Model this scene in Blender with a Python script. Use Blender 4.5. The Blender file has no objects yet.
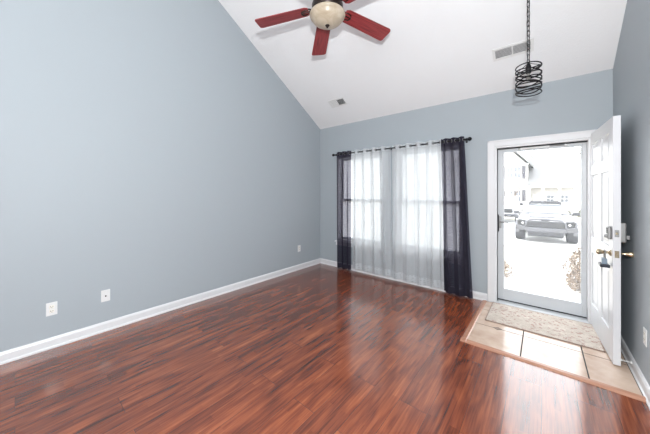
import bpy, bmesh, math, random
from mathutils import Vector, Matrix, Euler
random.seed(7)
PI = math.pi
S = bpy.context.scene
COL = S.collection
R = math.radians

# ------------------------------------------------------------------ camera, sky, lights, exposure
FPX = 259.175
cam_d = bpy.data.cameras.new('camera'); cam = bpy.data.objects.new('camera', cam_d); COL.objects.link(cam)
cam.location = (0, 0, 1.4); cam.rotation_euler = (PI / 2, 0, R(39.8935))
cam_d.sensor_width = 36; cam_d.sensor_fit = 'HORIZONTAL'; cam_d.lens = 36 * FPX / 650
cam_d.shift_y = -(217 - 192.837) / 650; cam_d.clip_start = .02; cam_d.clip_end = 400
S.camera = cam
S.view_settings.view_transform = 'Standard'; S.view_settings.look = 'None'
S.view_settings.gamma = 1; S.view_settings.use_curve_mapping = False
S.view_settings.exposure = -.13
w = bpy.data.worlds.new('sky'); S.world = w; w.use_nodes = True
bg = w.node_tree.nodes['Background']; bg.inputs[0].default_value = (.93, .965, 1, 1); bg.inputs[1].default_value = 6.6

def light(name, kind, loc, target, energy, size=1., size_y=None, color=(1, 1, 1)):
    d = bpy.data.lights.new(name, kind); o = bpy.data.objects.new(name, d); COL.objects.link(o)
    o.location = loc; o.rotation_euler = (Vector(target) - Vector(loc)).to_track_quat('-Z', 'Y').to_euler()
    d.energy = energy; d.color = color
    if kind == 'AREA':
        d.size = size
        if size_y: d.shape = 'RECTANGLE'; d.size_y = size_y
    elif kind == 'SUN': d.angle = size
    else: d.shadow_soft_size = size
    return o
light('sun', 'SUN', (0, -20, 40), (3, 10, -20), 1.5, R(25))
light('camera_flash', 'POINT', (.085, -.08, 1.74), (0, 1, 1.7), 345, .022, color=(.96, .985, 1))
light('bounce_fill', 'AREA', (-1.2, -2.2, 2.6), (-1.5, -1.2, 5), 55, 1.2)  # added unseen fill, aimed up to brighten the room off the ceiling
light('fill_light', 'AREA', (-2.6, -2.6, 1.8), (.6, 2.5, 1.3), 26, 2.2, 2.2, (1, .985, .96))  # no lamp of the room; added fill to lift the right wall

# ------------------------------------------------------------------ helpers
def wm(o):
    m = o.matrix_basis.copy()
    return wm(o.parent) @ m if o.parent else m

class MB:
    def __init__(s): s.bm = bmesh.new(); s.uv = None
    def face(s, pts):
        vs = [s.bm.verts.new(p) for p in pts]
        try: return s.bm.faces.new(vs)
        except ValueError: return None
    def box(s, x0, x1, y0, y1, z0, z1, M=None):
        c = [Vector((x, y, z)) for x in (x0, x1) for y in (y0, y1) for z in (z0, z1)]
        if M: c = [M @ p for p in c]
        v = [s.bm.verts.new(p) for p in c]
        for f in ((0, 1, 3, 2), (4, 6, 7, 5), (0, 4, 5, 1), (2, 3, 7, 6), (0, 2, 6, 4), (1, 5, 7, 3)):
            s.bm.faces.new([v[i] for i in f])
        return s
    def prism(s, poly, axis, a, b, M=None):
        """poly in the two other axes, extruded along axis from a to b"""
        def mk(p, t):
            q = {'x': (t, p[0], p[1]), 'y': (p[0], t, p[1]), 'z': (p[0], p[1], t)}[axis]
            return (M @ Vector(q)) if M else Vector(q)
        A = [s.bm.verts.new(mk(p, a)) for p in poly]; B = [s.bm.verts.new(mk(p, b)) for p in poly]
        n = len(poly)
        s.bm.faces.new(A); s.bm.faces.new(B[::-1])
        for i in range(n): s.bm.faces.new((A[i], B[i], B[(i + 1) % n], A[(i + 1) % n]))
        return s
    def loft(s, rings, close=True, caps=True):
        vs = [[s.bm.verts.new(p) for p in r] for r in rings]
        n = len(vs[0])
        for a, b in zip(vs, vs[1:]):
            for i in range(n if close else n - 1):
                s.bm.faces.new((a[i], a[(i + 1) % n], b[(i + 1) % n], b[i]))
        if caps and close: s.bm.faces.new(vs[0][::-1]); s.bm.faces.new(vs[-1])
        return s
    def tube(s, pts, r, seg=8, closed=False, flat=1.0):
        pts = [Vector(p) for p in pts]; n = len(pts); rs = r if isinstance(r, (list, tuple)) else [r] * n
        rings = []; ref = None
        for i, p in enumerate(pts):
            t = (pts[(i + 1) % n] - pts[i - 1]) if closed else (pts[min(i + 1, n - 1)] - pts[max(i - 1, 0)])
            t.normalize()
            if ref is None:
                ref = Vector((0, 0, 1)) if abs(t.z) < .9 else Vector((1, 0, 0))
            a = (ref - t * ref.dot(t)).normalized(); b = t.cross(a); ref = a
            rings.append([p + (a * math.cos(2 * PI * k / seg) + b * math.sin(2 * PI * k / seg) * flat) * rs[i] for k in range(seg)])
        if closed: rings.append(rings[0])
        if closed:
            vs = [[s.bm.verts.new(q) for q in rg] for rg in rings[:-1]]; vs.append(vs[0])
            for a, b in zip(vs, vs[1:]):
                for i in range(seg): s.bm.faces.new((a[i], a[(i + 1) % seg], b[(i + 1) % seg], b[i]))
        else: s.loft(rings)
        return s
    def lathe(s, prof, M=None, seg=32):
        M = M or Matrix()
        rings = [[M @ Vector((max(r, 1e-4) * math.cos(2 * PI * k / seg), max(r, 1e-4) * math.sin(2 * PI * k / seg), z)) for k in range(seg)] for r, z in prof]
        return s.loft(rings)
    def ball(s, c, r, seg=12, sc=(1, 1, 1)):
        n = seg // 2
        prof = [(math.sin(PI * i / n), -math.cos(PI * i / n)) for i in range(n + 1)]
        return s.lathe(prof, Matrix.Translation(c) @ Matrix.Diagonal((r * sc[0], r * sc[1], r * sc[2], 1)), seg)
    def grid(s, fn, nu, nv):
        uvl = s.bm.loops.layers.uv.verify()
        vs = [[s.bm.verts.new(fn(i / nu, j / nv)) for j in range(nv + 1)] for i in range(nu + 1)]
        for i in range(nu):
            for j in range(nv):
                f = s.bm.faces.new((vs[i][j], vs[i + 1][j], vs[i + 1][j + 1], vs[i][j + 1]))
                for l, (a, b) in zip(f.loops, ((i, j), (i + 1, j), (i + 1, j + 1), (i, j + 1))): l[uvl].uv = (a / nu, b / nv)
        return s
    def build(s, name, mat, parent=None, smooth=False, bevel=0, local=False, origin=None, norm=True, seg=2, angle=40):
        if norm: bmesh.ops.recalc_face_normals(s.bm, faces=s.bm.faces)
        me = bpy.data.meshes.new(name); s.bm.to_mesh(me); s.bm.free()
        me.materials.append(mat)
        o = bpy.data.objects.new(name, me); COL.objects.link(o)
        if parent is not None:
            o.parent = parent
            if not local: me.transform(wm(parent).inverted())
        else:
            if origin is None:
                co = [v.co for v in me.vertices]
                lo = [min(c[i] for c in co) for i in range(3)]; hi = [max(c[i] for c in co) for i in range(3)]
                origin = ((lo[0] + hi[0]) / 2, (lo[1] + hi[1]) / 2, lo[2])
            me.transform(Matrix.Translation(-Vector(origin))); o.location = origin
        if smooth:
            me.polygons.foreach_set('use_smooth', [True] * len(me.polygons))
            try: me.set_sharp_from_angle(angle=R(angle))
            except Exception: pass
        if bevel:
            m = o.modifiers.new('edge', 'BEVEL'); m.width = bevel; m.segments = seg; m.limit_method = 'ANGLE'; m.angle_limit = R(40)
        return o

def empty(name, loc=(0, 0, 0), M=None):
    o = bpy.data.objects.new(name, None); COL.objects.link(o); o.empty_display_size = .1
    if M is not None: o.matrix_basis = M
    else: o.location = loc
    return o
def tag(o, label=None, cat=None, group=None, kind=None):
    if label: o['label'] = label
    if cat: o['category'] = cat
    if group: o['group'] = group
    if kind: o['kind'] = kind
    return o
def struct(o, label=None, cat=None): return tag(o, label, cat, kind='structure')
def inst(src, parent, M=None):
    o = src.copy(); COL.objects.link(o); o.parent = parent
    if M is not None: o.matrix_basis = M
    return o

# ------------------------------------------------------------------ materials
def mat(name, color, rough=.6, metal=0, spec=.5, coat=0, emit=None):
    m = bpy.data.materials.new(name); m.use_nodes = True
    b = m.node_tree.nodes['Principled BSDF']
    b.inputs['Base Color'].default_value = (*color, 1); b.inputs['Roughness'].default_value = rough
    b.inputs['Metallic'].default_value = metal; b.inputs['Specular IOR Level'].default_value = spec
    b.inputs['Coat Weight'].default_value = coat
    return m
class NT:
    def __init__(s, m): s.t = m.node_tree; s.n = s.t.nodes; s.l = s.t.links; s.b = s.n.get('Principled BSDF')
    def add(s, typ, **kw):
        n = s.n.new(typ)
        for k, v in kw.items():
            if k.startswith('i_'):
                n.inputs[k[2:].replace('_', ' ')].default_value = v
            else: setattr(n, k, v)
        return n
    def link(s, a, b): s.l.new(a, b)
    def ramp(s, fac, stops):
        r = s.n.new('ShaderNodeValToRGB'); e = r.color_ramp.elements
        while len(e) < len(stops): e.new(.5)
        for k, (p, c) in zip(e, stops): k.position = p; k.color = (*c, 1) if len(c) == 3 else c
        s.link(fac, r.inputs[0]); return r.outputs[0]
    def math(s, op, a, b=None):
        n = s.n.new('ShaderNodeMath'); n.operation = op
        for i, v in enumerate((a, b)):
            if v is None: continue
            if isinstance(v, (int, float)): n.inputs[i].default_value = v
            else: s.link(v, n.inputs[i])
        return n.outputs[0]
    def mix(s, fac, a, b, blend='MIX'):
        n = s.n.new('ShaderNodeMix'); n.data_type = 'RGBA'; n.blend_type = blend
        for i, v in ((0, fac), (6, a), (7, b)):
            if isinstance(v, (int, float)): n.inputs[i].default_value = v
            elif isinstance(v, tuple): n.inputs[i].default_value = (*v, 1)
            else: s.link(v, n.inputs[i])
        return n.outputs[2]
    def coord(s, out='Object', scale=(1, 1, 1), rot=(0, 0, 0)):
        c = s.n.new('ShaderNodeTexCoord'); mp = s.n.new('ShaderNodeMapping')
        mp.inputs['Scale'].default_value = scale; mp.inputs['Rotation'].default_value = rot
        s.link(c.outputs[out], mp.inputs[0]); return mp.outputs[0]
    def noise(s, vec, scale, detail=3, rough=.5, dist=0):
        n = s.add('ShaderNodeTexNoise', i_Scale=scale, i_Detail=detail, i_Roughness=rough, i_Distortion=dist); s.link(vec, n.inputs['Vector']); return n.outputs['Fac']
    def bump(s, h, strength, dist=.002):
        n = s.add('ShaderNodeBump', i_Strength=strength, i_Distance=dist); s.link(h, n.inputs['Height']); s.link(n.outputs[0], s.b.inputs['Normal'])

m_wall = mat('wall_paint', (.375, .413, .44), .55, spec=.3)
t = NT(m_wall); t.bump(t.noise(t.coord(), 90, 3), .12, .002)
m_ceil = mat('ceiling_stipple', (.82, .825, .83), .85, spec=.2)
t = NT(m_ceil); t.bump(t.noise(t.coord(), 55, 5, .65), .55, .006)
m_trim = mat('trim_white', (.70, .70, .71), .35)
m_door = mat('door_white', (.66, .665, .68), .35)
m_vinyl = mat('storm_door_white', (.58, .60, .62), .35)
m_plate = mat('plate_white', (.74, .74, .73), .35)
m_slot = mat('slot_dark', (.02, .02, .02), .5)
m_black = mat('black_metal', (.012, .012, .014), .4, .6)
m_bronze = mat('dark_bronze', (.035, .025, .022), .38, .7)
m_brass = mat('brass', (.72, .60, .42), .25, 1)
m_nickel = mat('satin_nickel', (.30, .30, .295), .45, .8)
m_rubber = mat('black_rubber', (.02, .02, .022), .7)

m_floor = mat('laminate_planks', (.2, .05, .03), .2, spec=.5, coat=.65)
t = NT(m_floor)
t.b.inputs['Coat Roughness'].default_value = .11
v = t.coord('Object', rot=(0, 0, PI / 2))
br = t.add('ShaderNodeTexBrick', offset=.37, offset_frequency=2, i_Color1=(0, 0, 0, 1), i_Color2=(1, 1, 1, 1), i_Mortar=(.5, .5, .5, 1), i_Scale=1., i_Mortar_Size=.0011, i_Mortar_Smooth=.2, i_Bias=0., i_Brick_Width=1.22, i_Row_Height=.185)
t.link(v, br.inputs['Vector'])
br2 = t.add('ShaderNodeTexBrick', offset=.41, offset_frequency=2, i_Color1=(0, 0, 0, 1), i_Color2=(1, 1, 1, 1), i_Mortar=(.5, .5, .5, 1), i_Scale=1., i_Mortar_Size=0., i_Bias=0., i_Brick_Width=.56, i_Row_Height=.185 / 3)
t.link(v, br2.inputs['Vector'])
sepv = t.add('ShaderNodeCombineXYZ')
for i in range(3): t.link(br2.outputs['Color'], sepv.inputs[i])
off = t.add('ShaderNodeVectorMath', operation='MULTIPLY_ADD')
t.link(sepv.outputs[0], off.inputs[0]); off.inputs[1].default_value = (3.7, 7.3, 5.1)
c0 = t.n.new('ShaderNodeTexCoord'); t.link(c0.outputs['Object'], off.inputs[2])
seq = t.add('ShaderNodeCombineXYZ'); 
for i in range(3): t.link(br.outputs['Color'], seq.inputs[i])
off_p = t.add('ShaderNodeVectorMath', operation='MULTIPLY_ADD'); t.link(seq.outputs[0], off_p.inputs[0]); off_p.inputs[1].default_value = (4.1, 6.7, 3.3); t.link(c0.outputs['Object'], off_p.inputs[2])
def stretched(sx, sy, o=None):
    mp = t.n.new('ShaderNodeMapping'); mp.inputs['Scale'].default_value = (sx, sy, 1); t.link((o or off_p).outputs[0], mp.inputs[0]); return mp.outputs[0]
gs = t.noise(stretched(30, 1.8, off), 1.0, 4, .55, .8)
g1 = t.noise(stretched(32, 1.8), 1.0, 4, .55, .8)
g2 = t.noise(stretched(95, 2.6), 1.0, 4, .6, .5)
g3 = t.noise(stretched(5, .9), 1.0, 2, .5, .3)
warp = t.math('MULTIPLY', t.noise(stretched(6, 1.1), 1.0, 3, .5), 34.)
rings = t.math('MULTIPLY', t.math('SINE', warp), .5)
g = t.math('ADD', t.math('ADD', t.math('MULTIPLY', g1, .28), t.math('MULTIPLY', gs, .22)), t.math('MULTIPLY', g2, .32))
g = t.math('ADD', g, t.math('MULTIPLY', g3, .18))
g = t.math('ADD', g, t.math('MULTIPLY', rings, .085))
g = t.math('ADD', g, t.math('MULTIPLY', t.math('SUBTRACT', br2.outputs['Color'], .5), .04))
colr = t.ramp(g, [(.34, (.05, .016, .011)), (.43, (.12, .031, .016)), (.51, (.195, .050, .022)), (.59, (.27, .074, .030)), (.68, (.37, .12, .050))])
colr = t.mix(br.outputs['Fac'], colr, (.04, .014, .01))
t.link(colr, t.b.inputs['Base Color'])
t.link(t.math('ADD', t.math('MULTIPLY', g2, .12), .13), t.b.inputs['Roughness'])
t.bump(t.math('SUBTRACT', t.math('MULTIPLY', g2, .25), br.outputs['Fac']), .10, .001)

m_tile = mat('entry_tile', (.6, .45, .34), .16)
t = NT(m_tile)
v = t.coord('Object')
t.link(t.ramp(t.noise(v, 5, 4, .6), [(.3, (.50, .35, .26)), (.7, (.66, .52, .42))]), t.b.inputs['Base Color'])
m_grout = mat('grout', (.08, .072, .066), .9, spec=.1)
m_strip = mat('reducer_wood', (.44, .23, .15), .25)
t = NT(m_strip); t.link(t.ramp(t.noise(t.coord(scale=(3, 30, 30)), 2, 3), [(.3, (.36, .17, .105)), (.7, (.52, .28, .19))]), t.b.inputs['Base Color'])

m_rug = mat('faded_rug', (.7, .62, .55), .95, spec=.1)
t = NT(m_rug); v = t.coord('Object')
vo = t.add('ShaderNodeTexVoronoi', i_Scale=22.); t.link(v, vo.inputs['Vector'])
flower = t.math('MULTIPLY', t.math('LESS_THAN', vo.outputs['Distance'], .34), t.noise(v, 70, 3, .7))
flower = t.math('GREATER_THAN', flower, .47)
curl = t.math('LESS_THAN', t.math('ABSOLUTE', t.math('SUBTRACT', t.noise(v, 28, 2, .5, 1.5), .5)), .022)
base = t.ramp(t.noise(v, 8, 4, .7), [(.3, (.50, .43, .37)), (.7, (.66, .60, .53))])
cc = t.mix(t.math('MULTIPLY', flower, .75), base, (.36, .19, .17))
cc = t.mix(t.math('MULTIPLY', curl, .5), cc, (.33, .27, .23))
t.link(cc, t.b.inputs['Base Color']); t.bump(t.noise(v, 300, 2), .5, .003)
m_rugedge = mat('rug_edging', (.30, .22, .18), .9)

def fabric(name, color, trans_col, see, translu, pattern=False):
    m = bpy.data.materials.new(name); m.use_nodes = True; t = NT(m); t.n.remove(t.b)
    out = t.n['Material Output']
    df = t.add('ShaderNodeBsdfDiffuse', i_Color=(*color, 1)); tl = t.add('ShaderNodeBsdfTranslucent', i_Color=(*trans_col, 1)); tp = t.add('ShaderNodeBsdfTransparent', i_Color=(1, 1, 1, 1) if pattern else (.83, .81, .90, 1))
    lw = t.add('ShaderNodeLayerWeight', i_Blend=.5); face_on = t.math('POWER', t.math('SUBTRACT', 1., lw.outputs['Facing']), 1. if pattern else 1.8)
    a = t.add('ShaderNodeMixShader', i_Fac=translu); t.link(df.outputs[0], a.inputs[1]); t.link(tl.outputs[0], a.inputs[2])
    b = t.add('ShaderNodeMixShader'); t.link(a.outputs[0], b.inputs[1]); t.link(tp.outputs[0], b.inputs[2]); t.link(b.outputs[0], out.inputs[0])
    uv = t.n.new('ShaderNodeUVMap')
    if pattern:
        vo = t.add('ShaderNodeTexVoronoi', i_Scale=1., i_Randomness=.25); mp = t.n.new('ShaderNodeMapping'); mp.inputs['Scale'].default_value = (26, 70, 1); mp.inputs['Rotation'].default_value = (0, 0, .0)
        t.link(uv.outputs[0], mp.inputs[0]); t.link(mp.outputs[0], vo.inputs['Vector'])
        dot = t.math('LESS_THAN', vo.outputs['Distance'], .27)
        t.link(t.mix(dot, color, tuple(c * .72 for c in color)), df.inputs[0])
        t.link(t.mix(dot, trans_col, tuple(c * .75 for c in trans_col)), tl.inputs[0])
        sx = t.n.new('ShaderNodeSeparateXYZ'); t.link(uv.outputs[0], sx.inputs[0])
        hem = t.math('MAXIMUM', t.math('LESS_THAN', sx.outputs[1], .05), t.math('GREATER_THAN', sx.outputs[1], .965))
        opq = t.math('MAXIMUM', t.math('MULTIPLY', dot, .9), t.math('MULTIPLY', hem, .75))
        t.link(t.math('MULTIPLY', t.math('MULTIPLY', t.math('SUBTRACT', 1., opq), see), face_on), b.inputs[0])
    else:
        mp = t.n.new('ShaderNodeMapping'); mp.inputs['Scale'].default_value = (8, 260, 1); t.link(uv.outputs[0], mp.inputs[0])
        slub = t.noise(mp.outputs[0], 1, 3, .6)
        sx = t.n.new('ShaderNodeSeparateXYZ'); t.link(uv.outputs[0], sx.inputs[0])
        hem = t.math('MAXIMUM', t.math('LESS_THAN', sx.outputs[1], .04), t.math('GREATER_THAN', sx.outputs[1], .95))
        s_ = t.math('MULTIPLY', t.math('ADD', t.math('MULTIPLY', slub, .9), .55), see)
        t.link(t.math('MULTIPLY', t.math('MULTIPLY', s_, t.math('SUBTRACT', 1., t.math('MULTIPLY', hem, .8))), face_on), b.inputs[0])
    return m
m_sheer = fabric('sheer_voile', (.74, .77, .79), (.74, .76, .78), .26, .40, True)
m_dark = fabric('dark_sheer', (.038, .035, .052), (.105, .097, .125), .26, .35)

def pane_mat(name, haze, tint=(1, 1, 1), veil=(.8, .82, .85)):
    m = bpy.data.materials.new(name); m.use_nodes = True; t = NT(m); t.n.remove(t.b); out = t.n['Material Output']
    tp = t.add('ShaderNodeBsdfTransparent', i_Color=(*tint, 1)); gl = t.add('ShaderNodeBsdfGlossy', i_Roughness=.02)
    tl = t.add('ShaderNodeBsdfTranslucent', i_Color=(*veil, 1))  # whitish layer that imitates glare in the glass
    fr = t.add('ShaderNodeFresnel', i_IOR=1.3)
    a = t.add('ShaderNodeMixShader', i_Fac=haze); t.link(tp.outputs[0], a.inputs[1]); t.link(tl.outputs[0], a.inputs[2])
    b = t.add('ShaderNodeMixShader'); t.link(t.math('MULTIPLY', fr.outputs[0], .3), b.inputs[0]); t.link(a.outputs[0], b.inputs[1]); t.link(gl.outputs[0], b.inputs[2]); t.link(b.outputs[0], out.inputs[0])
    return m
m_pane = pane_mat('window_glass_glow', .75, veil=(.62, .63, .64))  # milky layer put in so the panes glow evenly white
m_storm = pane_mat('storm_glass_flare', .035)  # faint white layer imitates lens flare over the bright outdoors

m_blade = mat('mahogany_blade', (.30, .045, .045), .38)
t = NT(m_blade); t.link(t.ramp(t.noise(t.coord(scale=(2.5, 45, 1)), 2, 4), [(.3, (.15, .016, .019)), (.7, (.36, .045, .046))]), t.b.inputs['Base Color'])
m_bowl = mat('alabaster_glass', (.6, .5, .36), .3)
t = NT(m_bowl); t.link(t.ramp(t.noise(t.coord(), 9, 4, .6, 1.2), [(.3, (.39, .32, .23)), (.7, (.53, .46, .36))]), t.b.inputs['Base Color'])

# outdoors
m_conc = mat('concrete', (.62, .61, .59), .9); t = NT(m_conc); t.link(t.ramp(t.noise(t.coord(), 3, 5), [(.3, (.55, .54, .52)), (.7, (.68, .67, .65))]), t.b.inputs['Base Color'])
m_asph = mat('road_surface', (.50, .50, .50), .9)
m_lawn = mat('dormant_lawn', (.52, .49, .40), .95); t = NT(m_lawn); t.link(t.ramp(t.noise(t.coord(), 2, 6, .7), [(.3, (.44, .42, .32)), (.7, (.60, .56, .47))]), t.b.inputs['Base Color'])
m_dry = mat('dry_leaves', (.27, .2, .15), .8); t = NT(m_dry); t.link(t.ramp(t.noise(t.coord(), 14, 3), [(.3, (.15, .105, .075)), (.7, (.34, .26, .19))]), t.b.inputs['Base Color'])
m_twig = mat('twigs', (.15, .11, .085), .9)
m_shrub = mat('shrub_leaves', (.13, .13, .085), .9)
m_siding = mat('pale_siding', (.36, .35, .33), .8)
m_brick = mat('pale_brick', (.42, .40, .38), .8)
m_roof = mat('grey_shingles', (.15, .15, .15), .9)
m_shut = mat('slate_shutter', (.05, .047, .06), .7)
m_wtrim = mat('house_trim', (.7, .7, .7), .6)
m_hglass = mat('house_glass', (.10, .11, .13), .15)
m_cargrey = mat('cement_grey_paint', (.05, .05, .058), .25, coat=.6)
m_carglass = mat('car_glass', (.10, .11, .12), .08, coat=.5)
m_tire = mat('tire_rubber', (.03, .03, .034), .8)
m_grille = mat('dark_grille', (.018, .018, .018), .6, spec=.2)
m_lens = mat('lamp_lens', (.3, .3, .31), .25)
m_plastic = mat('car_plastic', (.03, .03, .035), .6)
m_carwhite = mat('white_car_paint', (.42, .42, .44), .25, coat=.5)

# ------------------------------------------------------------------ room shell
XL, XR, YB, H, SL = -3.398, .559, 3.918, 2.669, .641
YR, YE, TH = -.4, -4.6, .16
ZR = H + SL * (YB - YR); ZE = H
def cz(y): return H + SL * (YB - y) if y >= YR else ZE + (ZR - ZE) * (y - YE) / (YR - YE)
struct(MB().box(XL - TH, XR + TH, YE - TH, YB + TH, -.12, 0).build('floor', m_floor, origin=(0, 0, 0)))
side = [(YE - TH, 0), (YB + TH, 0), (YB + TH, cz(YB + TH)), (YR, ZR), (YE - TH, cz(YE - TH))]
struct(MB().prism(side, 'x', XL - TH, XL).build('wall_left', m_wall))
struct(MB().prism(side, 'x', XR, XR + TH).build('wall_right', m_wall))
struct(MB().box(XL, XR, YE - TH, YE, 0, ZE).build('wall_rear', m_wall))
EV = YB + TH + .35
struct(MB().prism([(EV, cz(EV)), (YR, ZR), (YE - TH, cz(YE - TH)), (YE - TH, cz(YE - TH) + .15), (YR, ZR + .15), (EV, cz(EV) + .15)], 'x', XL - TH, XR + TH).build('ceiling', m_ceil))
# back wall with two windows and the door
W1, W2, WZ = (-2.975, -2.005), (-1.80, -.83), (.50, 2.075)
DX, DZ = (-.456, .40), 1.985
b = MB(); z9 = H + .02
xs = [XL, W1[0], W1[1], W2[0], W2[1], DX[0], DX[1], XR]
for i in range(7):
    x0, x1 = xs[i], xs[i + 1]
    if i in (1, 3): b.box(x0, x1, YB, YB + TH, 0, WZ[0]); b.box(x0, x1, YB, YB + TH, WZ[1], H)
    elif i == 5: b.box(x0, x1, YB, YB + TH, DZ, H)
    else: b.box(x0, x1, YB, YB + TH, 0, H)
struct(b.build('wall_back', m_wall))
# baseboards: a profile with a small cap
def baseboard(name, p0, p1, nrm):
    p0, p1, nrm = Vector(p0), Vector(p1), Vector(nrm)
    prof = [(0, 0), (.024, 0), (.024, .012), (.015, .022), (.015, .075), (.009, .09), (0, .096)]
    return MB().loft([[p + nrm * a + Vector((0, 0, z)) for a, z in prof] for p in (p0, p1)]).build(name, m_trim)
struct(baseboard('baseboard_left', (XL, YE, 0), (XL, YB, 0), (1, 0, 0)))
struct(baseboard('baseboard_back', (XL + .024, YB, 0), (-.54, YB, 0), (0, -1, 0)))
struct(baseboard('baseboard_right', (XR, YE, 0), (XR, YB, 0), (-1, 0, 0)))
# door casing, jamb, threshold
cw = .078
b = MB(); b.box(DX[0] - cw, DX[0], YB - .02, YB, 0, DZ + cw).box(DX[1], DX[1] + cw, YB - .02, YB, 0, DZ + cw).box(DX[0], DX[1], YB - .02, YB, DZ, DZ + cw)
b.box(DX[0] - cw, DX[0] - cw + .018, YB - .027, YB - .02, 0, DZ + cw).box(DX[1] + cw - .018, DX[1] + cw, YB - .027, YB - .02, 0, DZ + cw).box(DX[0] - cw, DX[1] + cw, YB - .027, YB - .02, DZ + cw - .018, DZ + cw)
struct(b.build('trim_1', m_trim, bevel=.003))
b = MB(); b.box(DX[0], DX[0] + .018, YB, YB + TH + .02, 0, DZ).box(DX[1] - .018, DX[1], YB, YB + TH + .02, 0, DZ).box(DX[0] + .018, DX[1] - .018, YB, YB + TH + .02, DZ - .018, DZ)
jamb = struct(b.build('trim_2', m_trim))
b = MB(); b.box(DX[0] + .018, DX[1] - .018, YB + .05, YB + .075, DZ - .032, DZ - .018).box(DX[0] + .018, DX[0] + .024, YB + .05, YB + .075, .02, DZ - .032)
b.build('weatherstrip', m_rubber, jamb)
struct(MB().prism([(YB - .03, .0), (YB + .02, .022), (YB + TH + .04, .022), (YB + TH + .04, -.06), (YB - .03, -.02)], 'x', DX[0], DX[1]).build('trim_3', m_vinyl))

# tiled entry and its wooden reducer strip
TX0, TY0, TZ = -.545, 2.745, .012
root = struct(MB().box(TX0, XR - .015, TY0, YB - .028, .0, TZ - .0012).build('floor_tile', m_grout, origin=(0, 0, 0)))
gx = [TX0, -.139, .273, XR - .024]; gy = [TY0, 3.165, 3.59, YB - .03]
b = MB(); gw = .0042
for i in range(3):
    for j in range(3): b.box(gx[i] + gw, gx[i + 1] - gw, gy[j] + gw, gy[j + 1] - gw, .002, TZ)
b.build('tile', m_tile, root, bevel=.0015)
dm = .033
MB().prism([(-.345 - dm * 1.3, gy[1]), (-.345, gy[1] - dm), (-.345 + dm * 1.3, gy[1]), (-.345, gy[1] + dm)], 'z', .004, TZ + .0006).build('diamond_inset', m_grout, root)
MB().prism([(-.345 - dm, gy[1]), (-.345, gy[1] - dm * .72), (-.345 + dm, gy[1]), (-.345, gy[1] + dm * .72)], 'z', .004, TZ + .001).build('diamond_centre', mat('inset_tile', (.34, .25, .2), .25), root)
sp = [(0, 0), (.052, 0), (.052, .012), (.044, .017), (.018, .015), (0, .003)]
struct(MB().loft([[(x, TY0 - .047 + a, z) for a, z in sp] for x in (TX0 - .047, XR - .016)]).build('trim_4', m_strip))
struct(MB().loft([[(TX0 - .047 + a, y, z + .0008) for a, z in sp] for y in (TY0 - .045, YB - .03)]).build('trim_5', m_strip))

# ------------------------------------------------------------------ windows
def window(name, x0, x1):
    z0, z1 = WZ
    r = struct(empty(name, ((x0 + x1) / 2, YB + .1, z0)))
    b = MB(); f = .03; y0, y1 = YB + .0, YB + TH
    b.box(x0, x0 + f, y0, y1, z0, z1).box(x1 - f, x1, y0, y1, z0, z1).box(x0 + f, x1 - f, y0, y1, z1 - f, z1).box(x0 + f, x1 - f, y0, y1, z0, z0 + f)
    b.build('frame', m_trim, r)
    zm = 1.262
    for k, (a, c, yy) in enumerate(((z0 + f, zm + .018, YB + .085), (zm - .018, z1 - f, YB + .115))):
        s = MB(); w_ = .03; X0, X1 = x0 + f, x1 - f
        s.box(X0, X0 + w_, yy, yy + .028, a, c).box(X1 - w_, X1, yy, yy + .028, a, c).box(X0 + w_, X1 - w_, yy, yy + .028, a, a + w_ + .01).box(X0 + w_, X1 - w_, yy, yy + .028, c - w_, c)
        so = s.build('sash', m_trim, r)
        MB().box(X0 + w_, X1 - w_, yy + .012, yy + .016, a + w_ + .01, c - w_).build('pane', m_pane, so)
        if k == 0: MB().box((X0 + X1) / 2 - .03, (X0 + X1) / 2 + .03, yy - .004, yy + .02, c, c + .014).build('sash_lock', m_plate, so)
    MB().box(x0 - .03, x1 + .03, YB - .045, YB + .03, z0 - .022, z0 + .002).build('sill', m_trim, r, bevel=.004)
    MB().box(x0 - .02, x1 + .02, YB - .014, YB, z0 - .085, z0 - .022).build('apron', m_trim, r, bevel=.003)
    return r
window('window_1', *W1); window('window_2', *W2)

# ------------------------------------------------------------------ entry door (open against the right-hand wall)
DT, DW, DH = .044, .90, 1.995
hinge = Vector((.440, 3.985, .022)); free = Vector((.483, 3.095, .022))
ud = (free - hinge).normalized()                       # local x: hinge -> free edge
nd = Vector((0, 0, 1)).cross(ud)                        # local y
Md = Matrix((( ud.x, nd.x, 0, hinge.x), (ud.y, nd.y, 0, hinge.y), (0, 0, 1, hinge.z), (0, 0, 0, 1)))
door = struct(empty('door_1', M=Md), 'white six-panel entry door standing open beside the right wall', 'door')
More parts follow.
